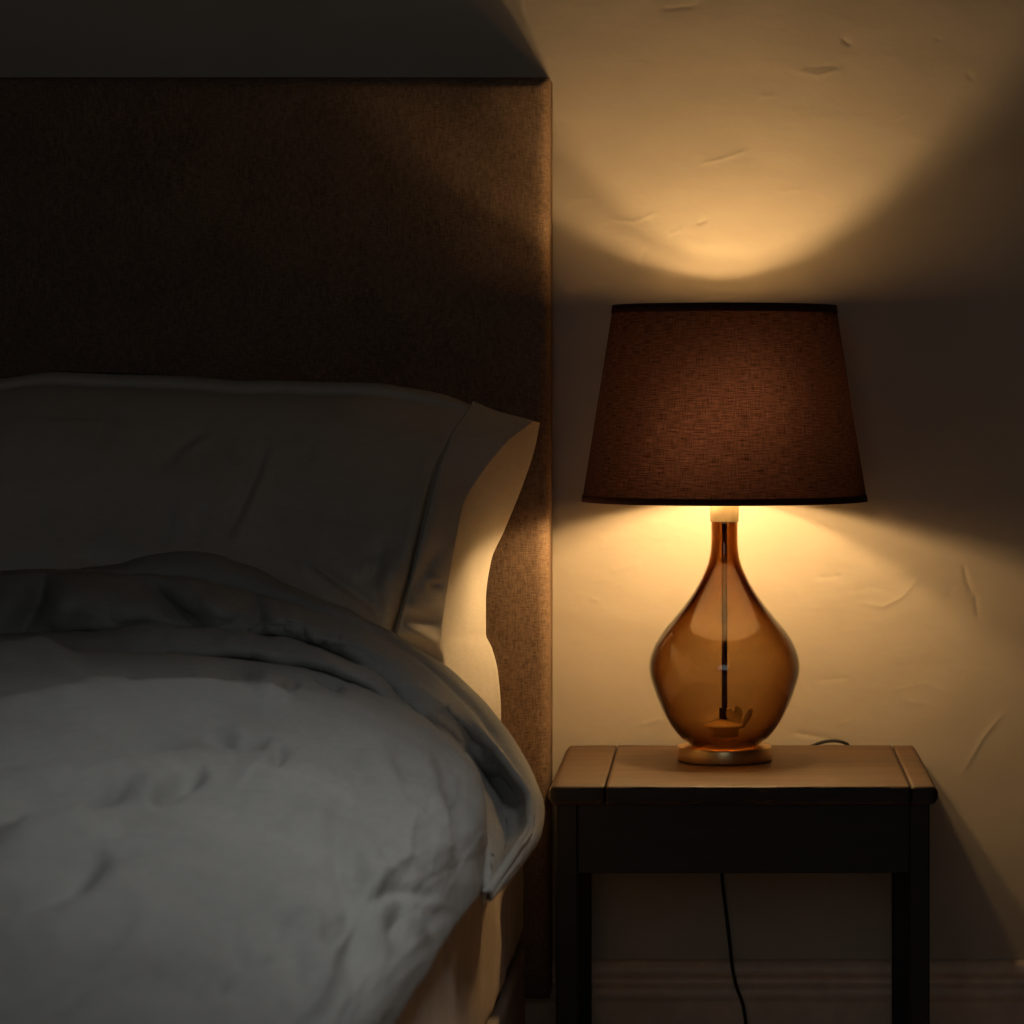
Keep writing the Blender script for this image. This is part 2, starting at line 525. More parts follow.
def board(name, x0, x1, y0, y1, z0, z1, parent, seed, ends=(0, 0)):
    """plank with rounded, slightly hand-worn edges"""
    nx = max(8, int((x1 - x0) / 0.004)); b = 0.006
    # cross-section in (y, z), clockwise from the back bottom
    sec = []
    def arc(cy, cz, a0, a1, r):
        for k in range(6):
            a = a0 + (a1 - a0) * k / 5
            sec.append((cy + r * math.cos(a), cz + r * math.sin(a)))
    arc(y0 + b, z0 + b, -math.pi / 2, -math.pi, b)
    for k in range(1, 5): sec.append((y0, z0 + b + (z1 - 0.004 - z0 - b) * k / 5))
    arc(y0 + 0.004, z1 - 0.004, math.pi, math.pi / 2, 0.004)
    for k in range(1, 40): sec.append((y0 + 0.004 + (y1 - y0 - 0.008) * k / 40, z1))
    arc(y1 - 0.004, z1 - 0.004, math.pi / 2, 0, 0.004)
    arc(y1 - 0.004, z0 + 0.004, 0, -math.pi / 2, 0.004)
    sec = np.array(sec); n = len(sec)
    xs = np.linspace(x0, x1, nx)
    P = np.zeros((nx, n, 3))
    for i, x in enumerate(xs):
        s = sec.copy()
        e = 0.0
        for end, sgn in ((x0, 0), (x1, 1)):
            if ends[sgn]:
                t = abs(x - end)
                if t < 0.008: e = max(e, 1 - math.sqrt(max(0, 1 - (1 - t / 0.008) ** 2)))
        c = np.array([(y0 + y1) / 2, (z0 + z1) / 2])
        hw = np.array([(y1 - y0) / 2, (z1 - z0) / 2])
        k = 1 - e * 0.006 / hw
        s = c + (s - c) * k
        P[i, :, 0] = x; P[i, :, 1:] = s
    front = np.clip((y0 + 0.01 - P[:, :, 1]) / 0.008, 0, 1)
    nz = fbm(P[:, :, 0] * 22 + seed, P[:, :, 2] * 180, 5 + seed, 4)
    P[:, :, 1] += front * 0.0016 * nz
    P[:, :, 2] += 0.0004 * fbm(P[:, :, 0] * 30 + seed, P[:, :, 1] * 60, 8 + seed, 3)
    f = []
    for i in range(nx - 1):
        for j in range(n):
            j2 = (j + 1) % n
            f.append((i * n + j, i * n + j2, (i + 1) * n + j2, (i + 1) * n + j))
    f.append(tuple(range(n))[::-1]); f.append(tuple((nx - 1) * n + j for j in range(n)))
    me = mesh(name, P.reshape(-1, 3), f)
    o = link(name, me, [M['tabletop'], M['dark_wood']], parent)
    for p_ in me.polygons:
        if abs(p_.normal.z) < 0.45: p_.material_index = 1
    return o


board('tabletop', -0.1395, 0.2205, TY0, TY1, 0.4585, TZ, ns, 0)
board('end_board', TX0, -0.1418, TY0 + 0.0004, TY1, 0.4585, TZ - 0.0003, ns, 3, (1, 0))
board('end_board', 0.2226, TX1, TY0 - 0.0003, TY1, 0.4585, TZ - 0.0002, ns, 6, (0, 1))
LX0, LX1 = -0.2, 0.2445
LYF, LYB = Y(3.802), -0.028
LW = 0.026
for (x0, x1) in ((LX0, LX0 + LW), (LX1 - LW + 0.002, LX1)):
    for (y0, y1) in ((LYF, LYF + LW), (LYB - LW, LYB)):
        box('leg', x0, x1, y0, y1, 0.0, 0.4585, M['dark_wood'], ns, 0.0025)
AZ0, AZ1 = wz(873, 3.805), 0.4580
box('apron', LX0 + LW, LX1 - LW + 0.002, LYF + 0.002, LYF + 0.020, AZ0, AZ1, M['dark_wood'], ns, 0.0015)
box('apron', LX0 + LW, LX1 - LW + 0.002, LYB - 0.020, LYB - 0.002, AZ0 + 0.006, AZ1, M['dark_wood'], ns, 0.0015)
box('apron', LX0 + 0.003, LX0 + 0.021, LYF + LW, LYB - LW, AZ0, AZ1, M['dark_wood'], ns, 0.0015)
box('apron', LX1 - 0.021, LX1 - 0.003, LYF + LW, LYB - LW, AZ0, AZ1, M['dark_wood'], ns, 0.0015)

# ------------------------------------------------------------------ table lamp
LD = 4.05
LPX = 724.5
LX, LY = wx(LPX, LD), Y(LD)
PX = LD / F                                   # metres per pixel at the lamp
lamp = empty('table_lamp', (LX, LY, TZ), 'amber glass table lamp with dark brown fabric shade, lit, on the nightstand', 'lamp')


def lz(py):
    return wz(py, LD)


c0 = (LX, LY, 0)
# brass foot
zt = TZ + 0.0195
R0 = 47.3 * PX
o = link('base', lathe('base', [(R0 - 0.0015, TZ + 0.0003), (R0 - 0.0004, TZ + 0.0012), (R0, TZ + 0.003), (R0, zt - 0.003), (R0 - 0.0006, zt - 0.001), (R0 - 0.002, zt),
                                (R0 * 0.5, zt + 0.0002), (0.012, zt + 0.0002)], c0, 128), M['brass'], lamp)
o['label'] = 'round brushed brass foot'
# glass body: hollow, real wall thickness
outer_px = [(521, 13.3), (535, 13.2), (548, 13.7), (561, 15.9), (575, 21.2), (589, 28.8), (603, 38.5), (617.4, 50.0), (631.6, 61.5), (645.8, 70.0), (660, 74.6),
            (667, 75.2), (674, 74.6), (688, 70.6), (702.4, 65.2), (716.5, 58.6), (726, 52.8), (734, 46.5), (740, 40), (745, 32), (748, 22), (749.2, 10), (749.4, 2)]
ys = np.array([p[0] for p in outer_px], float); rs = np.array([p[1] for p in outer_px], float)
# dense resample along the arc
dens = spline(list(zip(ys, rs)), 120)
outer = [(r * PX, lz(y)) for y, r in dens]
tv = np.array(outer); tang = np.gradient(tv, axis=0); tang /= np.linalg.norm(tang, axis=1, keepdims=True)
nrm = np.stack([-tang[:, 1], tang[:, 0]], 1)
if nrm[0, 0] < 0: nrm = -nrm
thick = np.interp(np.arange(len(tv)), [0, 20, 45, 95, 119], [0.0088, 0.0080, 0.0036, 0.0042, 0.0080])
inner = tv - nrm * thick[:, None]
inner[:, 0] = np.maximum(inner[:, 0], 0.0006)
outer[-1] = (0.0004, outer[-1][1])
from mathutils import Vector
gl_axis_point = Vector((LX, LY, lz(667)))
prof = [(r, z) for r, z in outer] + [(r, z) for r, z in inner[::-1]]
gl_me = lathe('glass_body', prof, c0, 160, closed=True)
import bmesh
bm_ = bmesh.new(); bm_.from_mesh(gl_me); bmesh.ops.recalc_face_normals(bm_, faces=bm_.faces)
top_f = min(bm_.faces, key=lambda q: -(q.calc_center_median() - gl_axis_point).length)
if top_f.normal.dot(top_f.calc_center_median() - gl_axis_point) < 0: bmesh.ops.reverse_faces(bm_, faces=bm_.faces)
bm_.to_mesh(gl_me); bm_.free()
gl = link('glass_body', gl_me, M['glass'], lamp)
gl['label'] = 'clear amber glass teardrop bottle'
# brass collar and lamp holder
zc0, zc1 = lz(521.5), lz(505)
link('collar', lathe('collar', [(0.0045, zc0), (14.2 * PX, zc0), (14.4 * PX, zc0 + 0.001), (14.4 * PX, zc1 + 0.004), (13.6 * PX, zc1 + 0.0055), (0.004, zc1 + 0.0055)], c0, 64), M['pale_brass'], lamp)
link('socket', lathe('socket', [(0.006, zc1 + 0.0055), (0.013, zc1 + 0.0056), (0.014, zc1 + 0.010), (0.014, 0.826), (0.010, 0.830), (0.004, 0.831)], c0, 48), M['socket'], lamp)


def bulb_profile(z0, zc, r):
    p = [(0.0085, z0), (0.0088, z0 + 0.004)]
    for k in range(16):
        a = -0.95 + (math.pi / 2 + 0.95) * k / 15
        p.append((max(0.0003, r * math.cos(a)), zc + r * math.sin(a)))
    return p


# two small globe bulbs on a twin holder, one low and one high
for (dx, zc_, mat) in ((-0.022, lz(446), M['bulb']), (0.022, lz(397), M['bulb_cap'])):
    cc = (LX + dx, LY, 0)
    zb_ = zc_ - 0.0215
    hold = link('bulb_holder', tube('bulb_holder', spline([(LX, LY, 0.826), (LX + dx * 0.6, LY, 0.832), (LX + dx, LY, 0.842), (LX + dx, LY, zb_)], 24), 0.0055, 12), M['socket'], lamp)
    link('bulb', lathe('bulb', bulb_profile(zb_, zc_, 0.0165), cc, 28), mat, lamp)
# stem through the glass, with its brass seat
link('stem', lathe('stem', [(0.0036, lz(735)), (0.0036, zc0 + 0.002)], c0, 24), M['bronze'], lamp)
seat_z = lz(727)
st = link('stem_plate', lathe('stem_plate', [(0.004, lz(737)), (13.5 * PX, lz(736.5)), (14.2 * PX, lz(735)), (14.2 * PX, lz(729)), (20.5 * PX, lz(727)), (21 * PX, lz(725.5)), (20 * PX, lz(724)),
                                     (9 * PX, lz(720.5)), (0.0042, lz(719))], c0, 64), M['gold'], lamp)
prof = []
for k in range(13):
    prof.append((0.0062 + 0.0012 * (k % 2), lz(719) + 0.0012 * k))
prof = [(0.004, lz(719))] + prof + [(0.004, prof[-1][1])]
link('threaded_nut', lathe('threaded_nut', prof, c0, 32), M['bronze'], st)
# leaf shapes added to imitate crinkled reflections of the brass plate
def reflection_leaves():
    V, Fc = [], []
    for (x0, y0, x1, y1, w) in ((7, 722, 4.5, 707.5, 4.2), (13, 723.5, 13.5, 705.5, 4.6), (18.5, 725, 27, 708, 3.9)):
        k0 = len(V); n = 9
        for i in range(n):
            t = i / (n - 1)
            cx = x0 + (x1 - x0) * t; cy = y0 + (y1 - y0) * t
            ww = w * math.sin(math.pi * (0.12 + 0.80 * t)) ** 0.7
            for s in (-1, 0, 1):
                for lay in (0, 1):
                    V.append((LX + (cx + s * ww) * PX, LY - 0.010 + (0.003 if s == 0 else 0.0) + 0.0012 * lay + 0.002 * t, lz(cy)))
        for i in range(n - 1):
            for s in range(2):
                a = k0 + i * 6 + s * 2
                Fc.append((a, a + 2, a + 8, a + 6)); Fc.append((a + 1, a + 7, a + 9, a + 3))
        for i in range(n - 1):
            a = k0 + i * 6
            Fc.append((a, a + 6, a + 7, a + 1)); Fc.append((a + 4, a + 5, a + 11, a + 10))
        Fc.append((k0, k0 + 1, k0 + 3, k0 + 2)); Fc.append((k0 + 2, k0 + 3, k0 + 5, k0 + 4))
        e = k0 + (n - 1) * 6
        Fc.append((e, e + 2, e + 3, e + 1)); Fc.append((e + 2, e + 4, e + 5, e + 3))
    return mesh('reflection_leaves', V, Fc)
link('reflection_leaves', reflection_leaves(), M['gold'], st)

# shade: brown fabric cone over a cream lining, tape on both rims
zs0, zs1 = lz(500.5), lz(306)
rb, rt = 142.3 * PX, 111.5 * PX
def cone(name, r0, r1, z0, z1, mat, parent, seg=160, rows=24, flip=False):
    P = np.zeros((seg + 1, rows, 3)); UV = np.zeros((seg + 1, rows, 2))
    for i in range(seg + 1):
        a = 2 * math.pi * i / seg + 0.5 * math.pi
        for j in range(rows):
            t = j / (rows - 1); r = r0 + (r1 - r0) * t
            P[i, j] = (LX + r * math.cos(a), LY + r * math.sin(a), z0 + (z1 - z0) * t)
            UV[i, j] = (i / seg * 2 * math.pi * 0.16, (z1 - z0) * t)
    return link(name, grid_mesh(name, P, flip, UV), mat, parent)
sh = cone('shade', rb, rt, zs0, zs1, M['shade'], lamp)
sh['label'] = 'dark brown woven fabric tapered shade'
cone('shade_lining', rb - 0.0016, rt - 0.0016, zs0 + 0.0005, zs1 - 0.0005, M['lining'], sh, flip=True)
def rim(zc, r, slope, hgt, lo):
    prof = []
    for s, dz in ((1, 0), (1, 1), (-1, 1), (-1, 0)):
        z = zc + dz * hgt
        rr = r + slope * dz * hgt + (0.0010 if s > 0 else -0.0030)
        prof.append((rr, z))
    return lathe('rim_tape', prof, c0, 160, closed=True)
sl = (rt - rb) / (zs1 - zs0)
link('rim_tape', rim(zs0 - 0.0006, rb, sl, 0.0082, True), M['trim'], sh)
link('rim_tape', rim(zs1 - 0.0095, rt - sl * 0.0095, sl, 0.0102, False), M['trim'], sh)
# wire spider that carries the shade on the lamp holder
zsp = 0.866
for k in range(3):
    a = 0.4 + k * 2 * math.pi / 3
    rr = rb + sl * (zsp + 0.03 - zs0) - 0.002
    link('shade_support', tube('shade_support', [(LX + math.cos(a) * 0.016, LY + math.sin(a) * 0.016, zsp),
                                              (LX + math.cos(a) * 0.05, LY + math.sin(a) * 0.05, zsp + 0.004),
                                              (LX + math.cos(a) * rr, LY + math.sin(a) * rr, zsp + 0.03)], 0.0013, 8), M['brass'], sh)
# cord: off the back of the foot, along the wall, over the back edge and down
cr = 0.0023
gx = lambda px: wx(px, 4.234)
cord_pts = [(LX + 0.012, LY + 0.0595, TZ + 0.006), (LX + 0.020, LY + 0.10, TZ + 0.0035), (LX + 0.026, -0.030, TZ + 0.0032), (LX + 0.034, -0.0095, TZ + 0.0018), (LX + 0.048, -0.0055, TZ - 0.0065), (gx(800), -0.0055, TZ - 0.0075),
            (gx(814), -0.0055, TZ - 0.001), (gx(824), -0.0058, TZ + 0.0036), (gx(834), -0.0062, TZ + 0.0050), (gx(843), -0.0060, TZ + 0.0030), (gx(850), -0.0055, TZ - 0.004), (gx(848), -0.0060, 0.45),
            (gx(770), -0.0065, 0.40)]
for (px, py) in ((722, 873), (724, 895), (727, 920), (730, 945), (732, 965), (736, 985), (743, 1005), (746, 1024), (748, 1050), (752, 1075)):
    d = CAM_D - (0.0075 if py < 950 else 0.026)
    cord_pts.append((wx(px, d), Y(d), wz(py, d)))
lastp = cord_pts[-1]
cord_pts += [(lastp[0] + 0.004, lastp[1], 0.02), (lastp[0] + 0.02, lastp[1] - 0.01, cr + 0.0005), (lastp[0] + 0.2, lastp[1] - 0.02, cr + 0.0005)]
link('cord', tube('cord', spline(cord_pts, 160), cr, 10), M['cord'], lamp)

# ------------------------------------------------------------------ bed
bed = empty('bed', (-0.95, -1.2, 0), 'double bed with a tall tan linen upholstered headboard against the plaster wall', 'bed')
HB_X1 = wx(548.5, 4.14); HB_X0 = -1.72
HB_T, HB_Z = 0.100, wz(76, 4.14)


def rounded_slab(name, x0, x1, y0, y1, z0, z1, r, mat, parent, n=6, nx=60, nz=60, wob=0.0):
    """upholstered slab: grid front/back with rounded rim (superellipse cross fall-off)"""
    def axis(a, b, k):
        t = np.linspace(0, 1, k)
        e = [a + r * (1 - math.cos(q)) for q in np.linspace(0, math.pi / 2, n)]
        m = list(np.linspace(a + r, b - r, k))[1:-1]
        g = [b - r * (1 - math.cos(q)) for q in np.linspace(math.pi / 2, 0, n)]
        return np.array(e + m + g)
    xs, zs = axis(x0, x1, nx), axis(z0, z1, nz)
    X, Z = np.meshgrid(xs, zs, indexing='ij')
    ex = np.clip(np.minimum(X - x0, x1 - X), 0, r); ez = np.clip(np.minimum(Z - z0, z1 - Z), 0, r)
    hx = 1 - np.sqrt(np.clip(1 - (1 - ex / r) ** 2, 0, 1)); hz = 1 - np.sqrt(np.clip(1 - (1 - ez / r) ** 2, 0, 1))
    drop = r * np.clip(np.sqrt(hx ** 2 + hz ** 2), 0, 1)
    dent = wob * fbm(X * 4, Z * 4, 21, 3)
    Fr = np.stack([X, y0 + drop + dent * (drop < r * 0.05), Z], 2)
    Bk = np.stack([X, np.full_like(X, y1), Z], 2)
    nu, nv = X.shape
    V = np.concatenate([Fr.reshape(-1, 3), Bk.reshape(-1, 3)]); k = nu * nv
    f = grid_faces(nu, nv)
    f += [tuple(k + q for q in g[::-1]) for g in grid_faces(nu, nv)]
    for i in range(nu - 1):
        a, b = i * nv, (i + 1) * nv
        f.append((a, k + a, k + b, b)); f.append((a + nv - 1, b + nv - 1, k + b + nv - 1, k + a + nv - 1))
    for j in range(nv - 1):
        f.append((j, j + 1, k + j + 1, k + j)); a = (nu - 1) * nv
        f.append((a + j, k + a + j, k + a + j + 1, a + j + 1))
    return link(name, mesh(name, V, f), mat, parent)


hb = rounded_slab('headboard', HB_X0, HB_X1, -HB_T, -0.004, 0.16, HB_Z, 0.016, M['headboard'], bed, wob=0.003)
hb['label'] = 'tall flat headboard in coarse tan woven fabric'
for x in (HB_X0 + 0.15, HB_X1 - 0.15):
    box('headboard_leg', x - 0.03, x + 0.03, -0.06, -0.02, 0.0, 0.165, M['dark_wood'], bed, 0.003)
BX0, BX1, BY0, BY1 = -1.70, -0.256, -2.42, -0.104


def skirt_base():
    """upholstered base with softly pleated skirt"""
    pts = []
    n = 260
    # outline, right side from the foot to the head, then round
    def side(a, b, k):
        return [(a[0] + (b[0] - a[0]) * i / k, a[1] + (b[1] - a[1]) * i / k) for i in range(k)]
    out = side((BX1, BY0), (BX1, BY1), 160) + side((BX1, BY1), (BX0, BY1), 20) + side((BX0, BY1), (BX0, BY0), 60) + side((BX0, BY0), (BX1, BY0), 60)
    out = np.array(out); m = len(out); zs = np.linspace(0.045, 0.235, 10)
    P = np.zeros((m + 1, len(zs), 3))
    c = np.array([(BX0 + BX1) / 2, (BY0 + BY1) / 2])
    for i in range(m + 1):
        x, y = out[i % m]
        for j, z in enumerate(zs):
            w = 0.004 * math.sin(y * 21) * (1 - z / 0.26)
            P[i, j] = (x + w * (1 if x > c[0] else -1), y, z)
    me = mesh('bed_base', P.reshape(-1, 3), grid_faces(m + 1, len(zs)) + [tuple(i * len(zs) + len(zs) - 1 for i in range(m))])
    return me


link('bed_base', skirt_base(), M['skirt'], bed)
for (x, y) in ((BX0 + 0.08, BY0 + 0.08), (BX1 - 0.08, BY0 + 0.08), (BX0 + 0.08, BY1 - 0.08), (BX1 - 0.08, BY1 - 0.08)):
    link('foot', lathe('foot', [(0.022, 0.0), (0.028, 0.046)], (x, y, 0), 24), M['dark_wood'], bed)


def mattress():
    x0, x1, y0, y1, z0, z1, r = BX0 - 0.002, BX1 - 0.002, BY0, BY1 - 0.002, 0.2365, 0.490, 0.03
    sec = []
    for k in range(9): a = -math.pi / 2 + math.pi / 2 * k / 8; sec.append((r * math.cos(a) - r, z0 + r + r * math.sin(a)))
    for k in range(1, 8): sec.append((0, z0 + r + (z1 - z0 - 2 * r) * k / 8))
    for k in range(9): a = math.pi / 2 * k / 8; sec.append((r * math.cos(a) - r, z1 - r + r * math.sin(a)))
    R = 0.018
    path = []
    for (cx, cy, a0) in ((x1 - R, y0 + R, -90), (x1 - R, y1 - R, 0), (x0 + R, y1 - R, 90), (x0 + R, y0 + R, 180)):
        for k in range(9):
            a = math.radians(a0 + 90 * k / 8); path.append((cx + R * math.cos(a), cy + R * math.sin(a), math.cos(a), math.sin(a)))
    full = []
    for i in range(len(path)):
        p, q = path[i], path[(i + 1) % len(path)]
        dist = math.hypot(q[0] - p[0], q[1] - p[1]); k = max(1, int(dist / 0.012))
        for t in range(k):
            s = t / k
            full.append(tuple(p[e] + (q[e] - p[e]) * s for e in range(4)))
    m = len(full); n = len(sec)
    P = np.zeros((m, n, 3))
    for i, (x, y, nx, ny) in enumerate(full):
        for j, (o, z) in enumerate(sec):
            w = 0.0015 * vnoise(np.array(y * 9 + z * 14), np.array(z * 6 - y * 3 + x), 31) + 0.0018 * vnoise(np.array(y * 25 + z * 40), np.array(z * 9), 32)
            P[i, j] = (x + nx * (o + w), y + ny * (o + w), z)
    f = grid_faces(m, n, wrap_u=True)
    f.append(tuple(i * n for i in range(m))[::-1]); f.append(tuple(i * n + n - 1 for i in range(m)))
    return mesh('mattress', P.reshape(-1, 3), f)


mt = link('mattress', mattress(), M['sheet'])
tag(mt, 'beige sheet-covered mattress whose side shows below the grey duvet', 'mattress')

# ---- pillows
def pillow_upright():
    """big linen pillow propped against the headboard, with a sewn flange and a puffed open end"""
    vq = np.array([0.0, 0.07, 0.15, 0.20, 0.24, 0.34, 0.50, 0.64, 0.78, 0.9, 1.0])
    E = [(458, 765, 3.80), (452, 712, 3.79), (445, 672, 3.785), (440, 648, 3.775), (441, 636, 3.775), (447, 590, 3.775), (455, 545, 3.80), (463, 505, 3.85), (481, 474, 3.91), (508, 441, 3.97), (533, 421, 4.04)]
    R = [(501, 752, 3.93), (501, 712, 3.93), (498, 672, 3.94), (492, 648, 3.95), (486, 634, 3.955), (486, 602, 4.00), (491, 562, 4.06), (505, 529, 4.09), (521, 490, 4.10), (535, 448, 4.105), (540, 423, 4.10)]
    C = [(374, 760, 3.74), (380, 705, 3.73), (384, 670, 3.72), (388, 648, 3.72), (393, 628, 3.72), (405, 585, 3.72), (415, 545, 3.74), (424, 508, 3.79), (432, 476, 3.85), (446, 441, 3.92), (470, 406, 4.03)]
    top = [(-250, 396), (-120, 385), (0, 378), (50, 372), (150, 375), (250, 382), (370, 385), (440, 395), (500, 408), (531, 421)]
    nv = 130
    v = np.linspace(0, 1, nv)
    def curve(L):
        a = np.array(L, float)
        return interp(v, vq, a[:, 0]), interp(v, vq, a[:, 1]), interp(v, vq, a[:, 2])
    ex, ey, ed = curve(E); rx, ry, rd = curve(R); cx_, cy_, cd = curve(C)
    EX, EZ = wx(ex, ed), wz(ey, ed); RX, RZ = wx(rx, rd), wz(ry, rd); CX3, CZ = wx(cx_, cd), wz(cy_, cd)
    XLft = -1.03
    # --- front face: left edge .. seam .. edge
    nl, nf = 170, 44
    tl = np.linspace(0, 1, nl) ; tl = 1 - (1 - tl) ** 1.35
    tf = np.linspace(0, 1, nf)[1:]
    nu = nl + nf - 1
    Fx = np.zeros((nu, nv)); Fz = np.zeros((nu, nv)); Fd = np.zeros((nu, nv)); U = np.zeros((nu, nv)); seam = np.full((nu, nv), 9.0)
    tpx = np.array([t[0] for t in top], float); tpy = np.array([t[1] for t in top], float)
    tX = wx(tpx, 4.04); tZ = wz(tpy, 4.04) - 0.013
    for i in range(nu):
        if i < nl:
            s = tl[i]
            X = XLft + (CX3 - XLft) * s
            ztop = interp(np.array([X[-1]]), tX, tZ)[0]
            zb = CZ[0]
            g = (CZ - CZ[0]) / (CZ[-1] - CZ[0])
            Z = zb + (ztop - zb) * g
            # depth of the plump face: lean plus bulge
            lean = 3.80 + 0.24 * v ** 1.3
            bul = 0.125 * (np.clip(1 - (2 * v - 1) ** 4, 0, 1) ** 0.7) * (np.clip(s * 6, 0, 1) ** 0.5)
            free = lean - bul
            k = np.clip((s - 0.72) / 0.28, 0, 1); k = k * k * (3 - 2 * k)
            D = free * (1 - k) + cd * k
            seam[i] = (1 - s) * (CX3 - XLft)
        else:
            s = tf[i - nl]
            X = CX3 + (EX - CX3) * s; Z = CZ + (EZ - CZ) * s
            D = cd + (ed - cd) * s - 0.010 * np.sin(math.pi * s) * np.clip(1.15 - v, 0, 1)
            seam[i] = -s * (EX - CX3)
        Fx[i], Fz[i], Fd[i] = X, Z, D
    # seam: narrow sewn groove, fading at the top
    deep = np.clip((0.93 - v) * 5, 0, 1)[None, :]
    Fd += deep * 0.036 * np.exp(-((seam + 0.001) / 0.0026) ** 2)
    Fd -= deep * 0.004 * np.exp(-((seam - 0.012) / 0.008) ** 2)
    Fd -= deep * 0.004 * np.exp(-((seam + 0.014) / 0.008) ** 2)
    # creases (in photo units on the face), displaced along depth; minus = towards the viewer
    px = CX + Fx * F / Fd; py = CY - (Fz - EYE) * F / Fd
    strokes = [([(266, 440), (252, 480), (236, 515), (216, 548)], 7, 0.0075, 1), ([(276, 440), (262, 482), (246, 520), (232, 548)], 7, -0.005, 0),
               ([(207, 428), (180, 447), (160, 472)], 6, 0.006, 0), ([(214, 434), (188, 452)], 5, -0.004, 0),
               ([(108, 415), (104, 450)], 7, 0.005, 0), ([(100, 470), (90, 520)], 8, 0.004, 0), ([(310, 440), (306, 465)], 5, 0.003, 0),
               ([(203, 500), (198, 545)], 8, 0.005, 0), ([(182, 495), (176, 540)], 8, -0.004, 0),
               ([(300, 550), (322, 570), (352, 590), (372, 604), (388, 634)], 5, -0.0065, 0), ([(296, 560), (330, 590), (362, 612), (376, 634)], 10, 0.002, 0),
               ([(384, 534), (374, 568), (362, 592)], 8, 0.007, 0), ([(398, 545), (386, 590), (388, 628)], 9, -0.010, 0),
               ([(372, 556), (362, 580)], 6, -0.005, 0), ([(409, 556), (398, 600)], 6, 0.004, 0),
               ([(442, 545), (428, 566), (416, 590), (420, 602)], 6, 0.009, 0), ([(444, 584), (424, 587)], 4, 0.010, 0), ([(446, 577), (422, 580)], 4, -0.006, 0),
               ([(402, 604), (420, 606), (444, 604)], 5, -0.008, 0), ([(400, 618), (424, 622), (442, 622)], 6, 0.010, 0), ([(404, 626), (426, 636), (442, 645)], 5, -0.008, 0),
               ([(396, 636), (420, 648), (442, 664)], 6, 0.010, 0), ([(60, 560), (160, 572)], 14, 0.010, 0)]
    for pts, w, a, _ in strokes:
        dd, run, side = seg_dist(px, py, pts)
        env = np.clip(np.minimum(run, 1 - run) * 3.5, 0, 1)
        if a > 0 and _ == 0: pass
        Fd += (1.4 if pts[0][0] < 330 else 1.15) * a * env * np.exp(-(dd / (w * (0.8 if pts[0][0] < 330 else 1.0))) ** 2)
    Fd += 0.006 * fbm(Fx * 7 - Fz * 3, Fz * 3.2 + Fx, 51, 3) * np.clip(seam * 12, 0.25, 1)
    Fd -= 0.0050 * crease(Fx * 9 + Fz * 4, Fz * 3.2 - Fx * 1.5, 271, 0.16) * np.clip(seam * 14, 0.3, 1)
    Fd += 0.0035 * crease(Fx * 16 + Fz * 7 + 4, Fz * 5, 281, 0.14) * np.clip(seam * 14, 0.3, 1)
    Fd += 0.0016 * fbm(Fx * 42 - Fz * 14, Fz * 9, 55, 3)
    Fz += 0.003 * fbm(Fx * 9, Fz * 0 + 2.0, 57, 3) * (v[None, :] > 0.9)
    # --- end face: edge -> rear contour, slightly hollow, with a fine hem ridge at both borders
    ng = 40; tg = np.linspace(0, 1, ng)[1:]
    Gx = EX + (RX - EX) * tg[:, None]; Gz = EZ + (RZ - EZ) * tg[:, None]; Gd = ed + (rd - ed) * tg[:, None]
    bulge = np.sin(math.pi * tg)[:, None] * np.clip(np.sin(math.pi * np.clip(v * 1.05, 0, 1)), 0, 1)[None, :]
    Gd = Gd + 0.018 * bulge * (1 - 1.2 * v[None, :])
    Gx = Gx + 0.004 * bulge * np.sin(v * 9 + 1)[None, :]
    hem = np.exp(-((tg - 0.05) / 0.04) ** 2)[:, None] + np.exp(-((tg - 0.96) / 0.04) ** 2)[:, None]
    Gd = Gd - 0.0022 * hem
    Gd += 0.0025 * fbm(Gx * 40 + Gd * 20, Gz * 14, 61, 3) * np.sin(math.pi * tg)[:, None]
    # --- back face, pressed to the headboard, right to left, then the left end closes to the front
    nb = 40; tb = np.linspace(0, 1, nb)[1:]
    LXv, LZv, LDv = Fx[0], Fz[0], Fd[0]
    Bx = RX + (XLft - RX) * tb[:, None]
    Bz = RZ + (LZv - RZ) * tb[:, None]
    ztb = interp(Bx[:, -1], tX, tZ)
    g = (CZ - CZ[0]) / (CZ[-1] - CZ[0])
    Bz = Bz[:, :1] + (ztb[:, None] - Bz[:, :1]) * g[None, :]
    Bd = rd + (np.maximum(LDv + 0.03, interp(v, [0, 0.2, 0.4, 0.7, 1], [3.90, 3.93, 4.03, 4.09, 4.10])) - rd) * tb[:, None]
    X = np.concatenate([Fx, Gx, Bx]); Z = np.concatenate([Fz, Gz, Bz]); D = np.concatenate([Fd, Gd, Bd])
    P = np.stack([X, Y(np.minimum(D, 4.128)), Z], 2)
    n = X.shape[0]
    f = grid_faces(n, nv, wrap_u=True)
    V = list(map(tuple, P.reshape(-1, 3)))
    # rounded top and bottom closures: rings drawn in towards the mid line
    def fade(x):
        k = min(max((wx(500, 4.04) - x) / 0.09, 0.12), 1)
        return k * k * (3 - 2 * k)

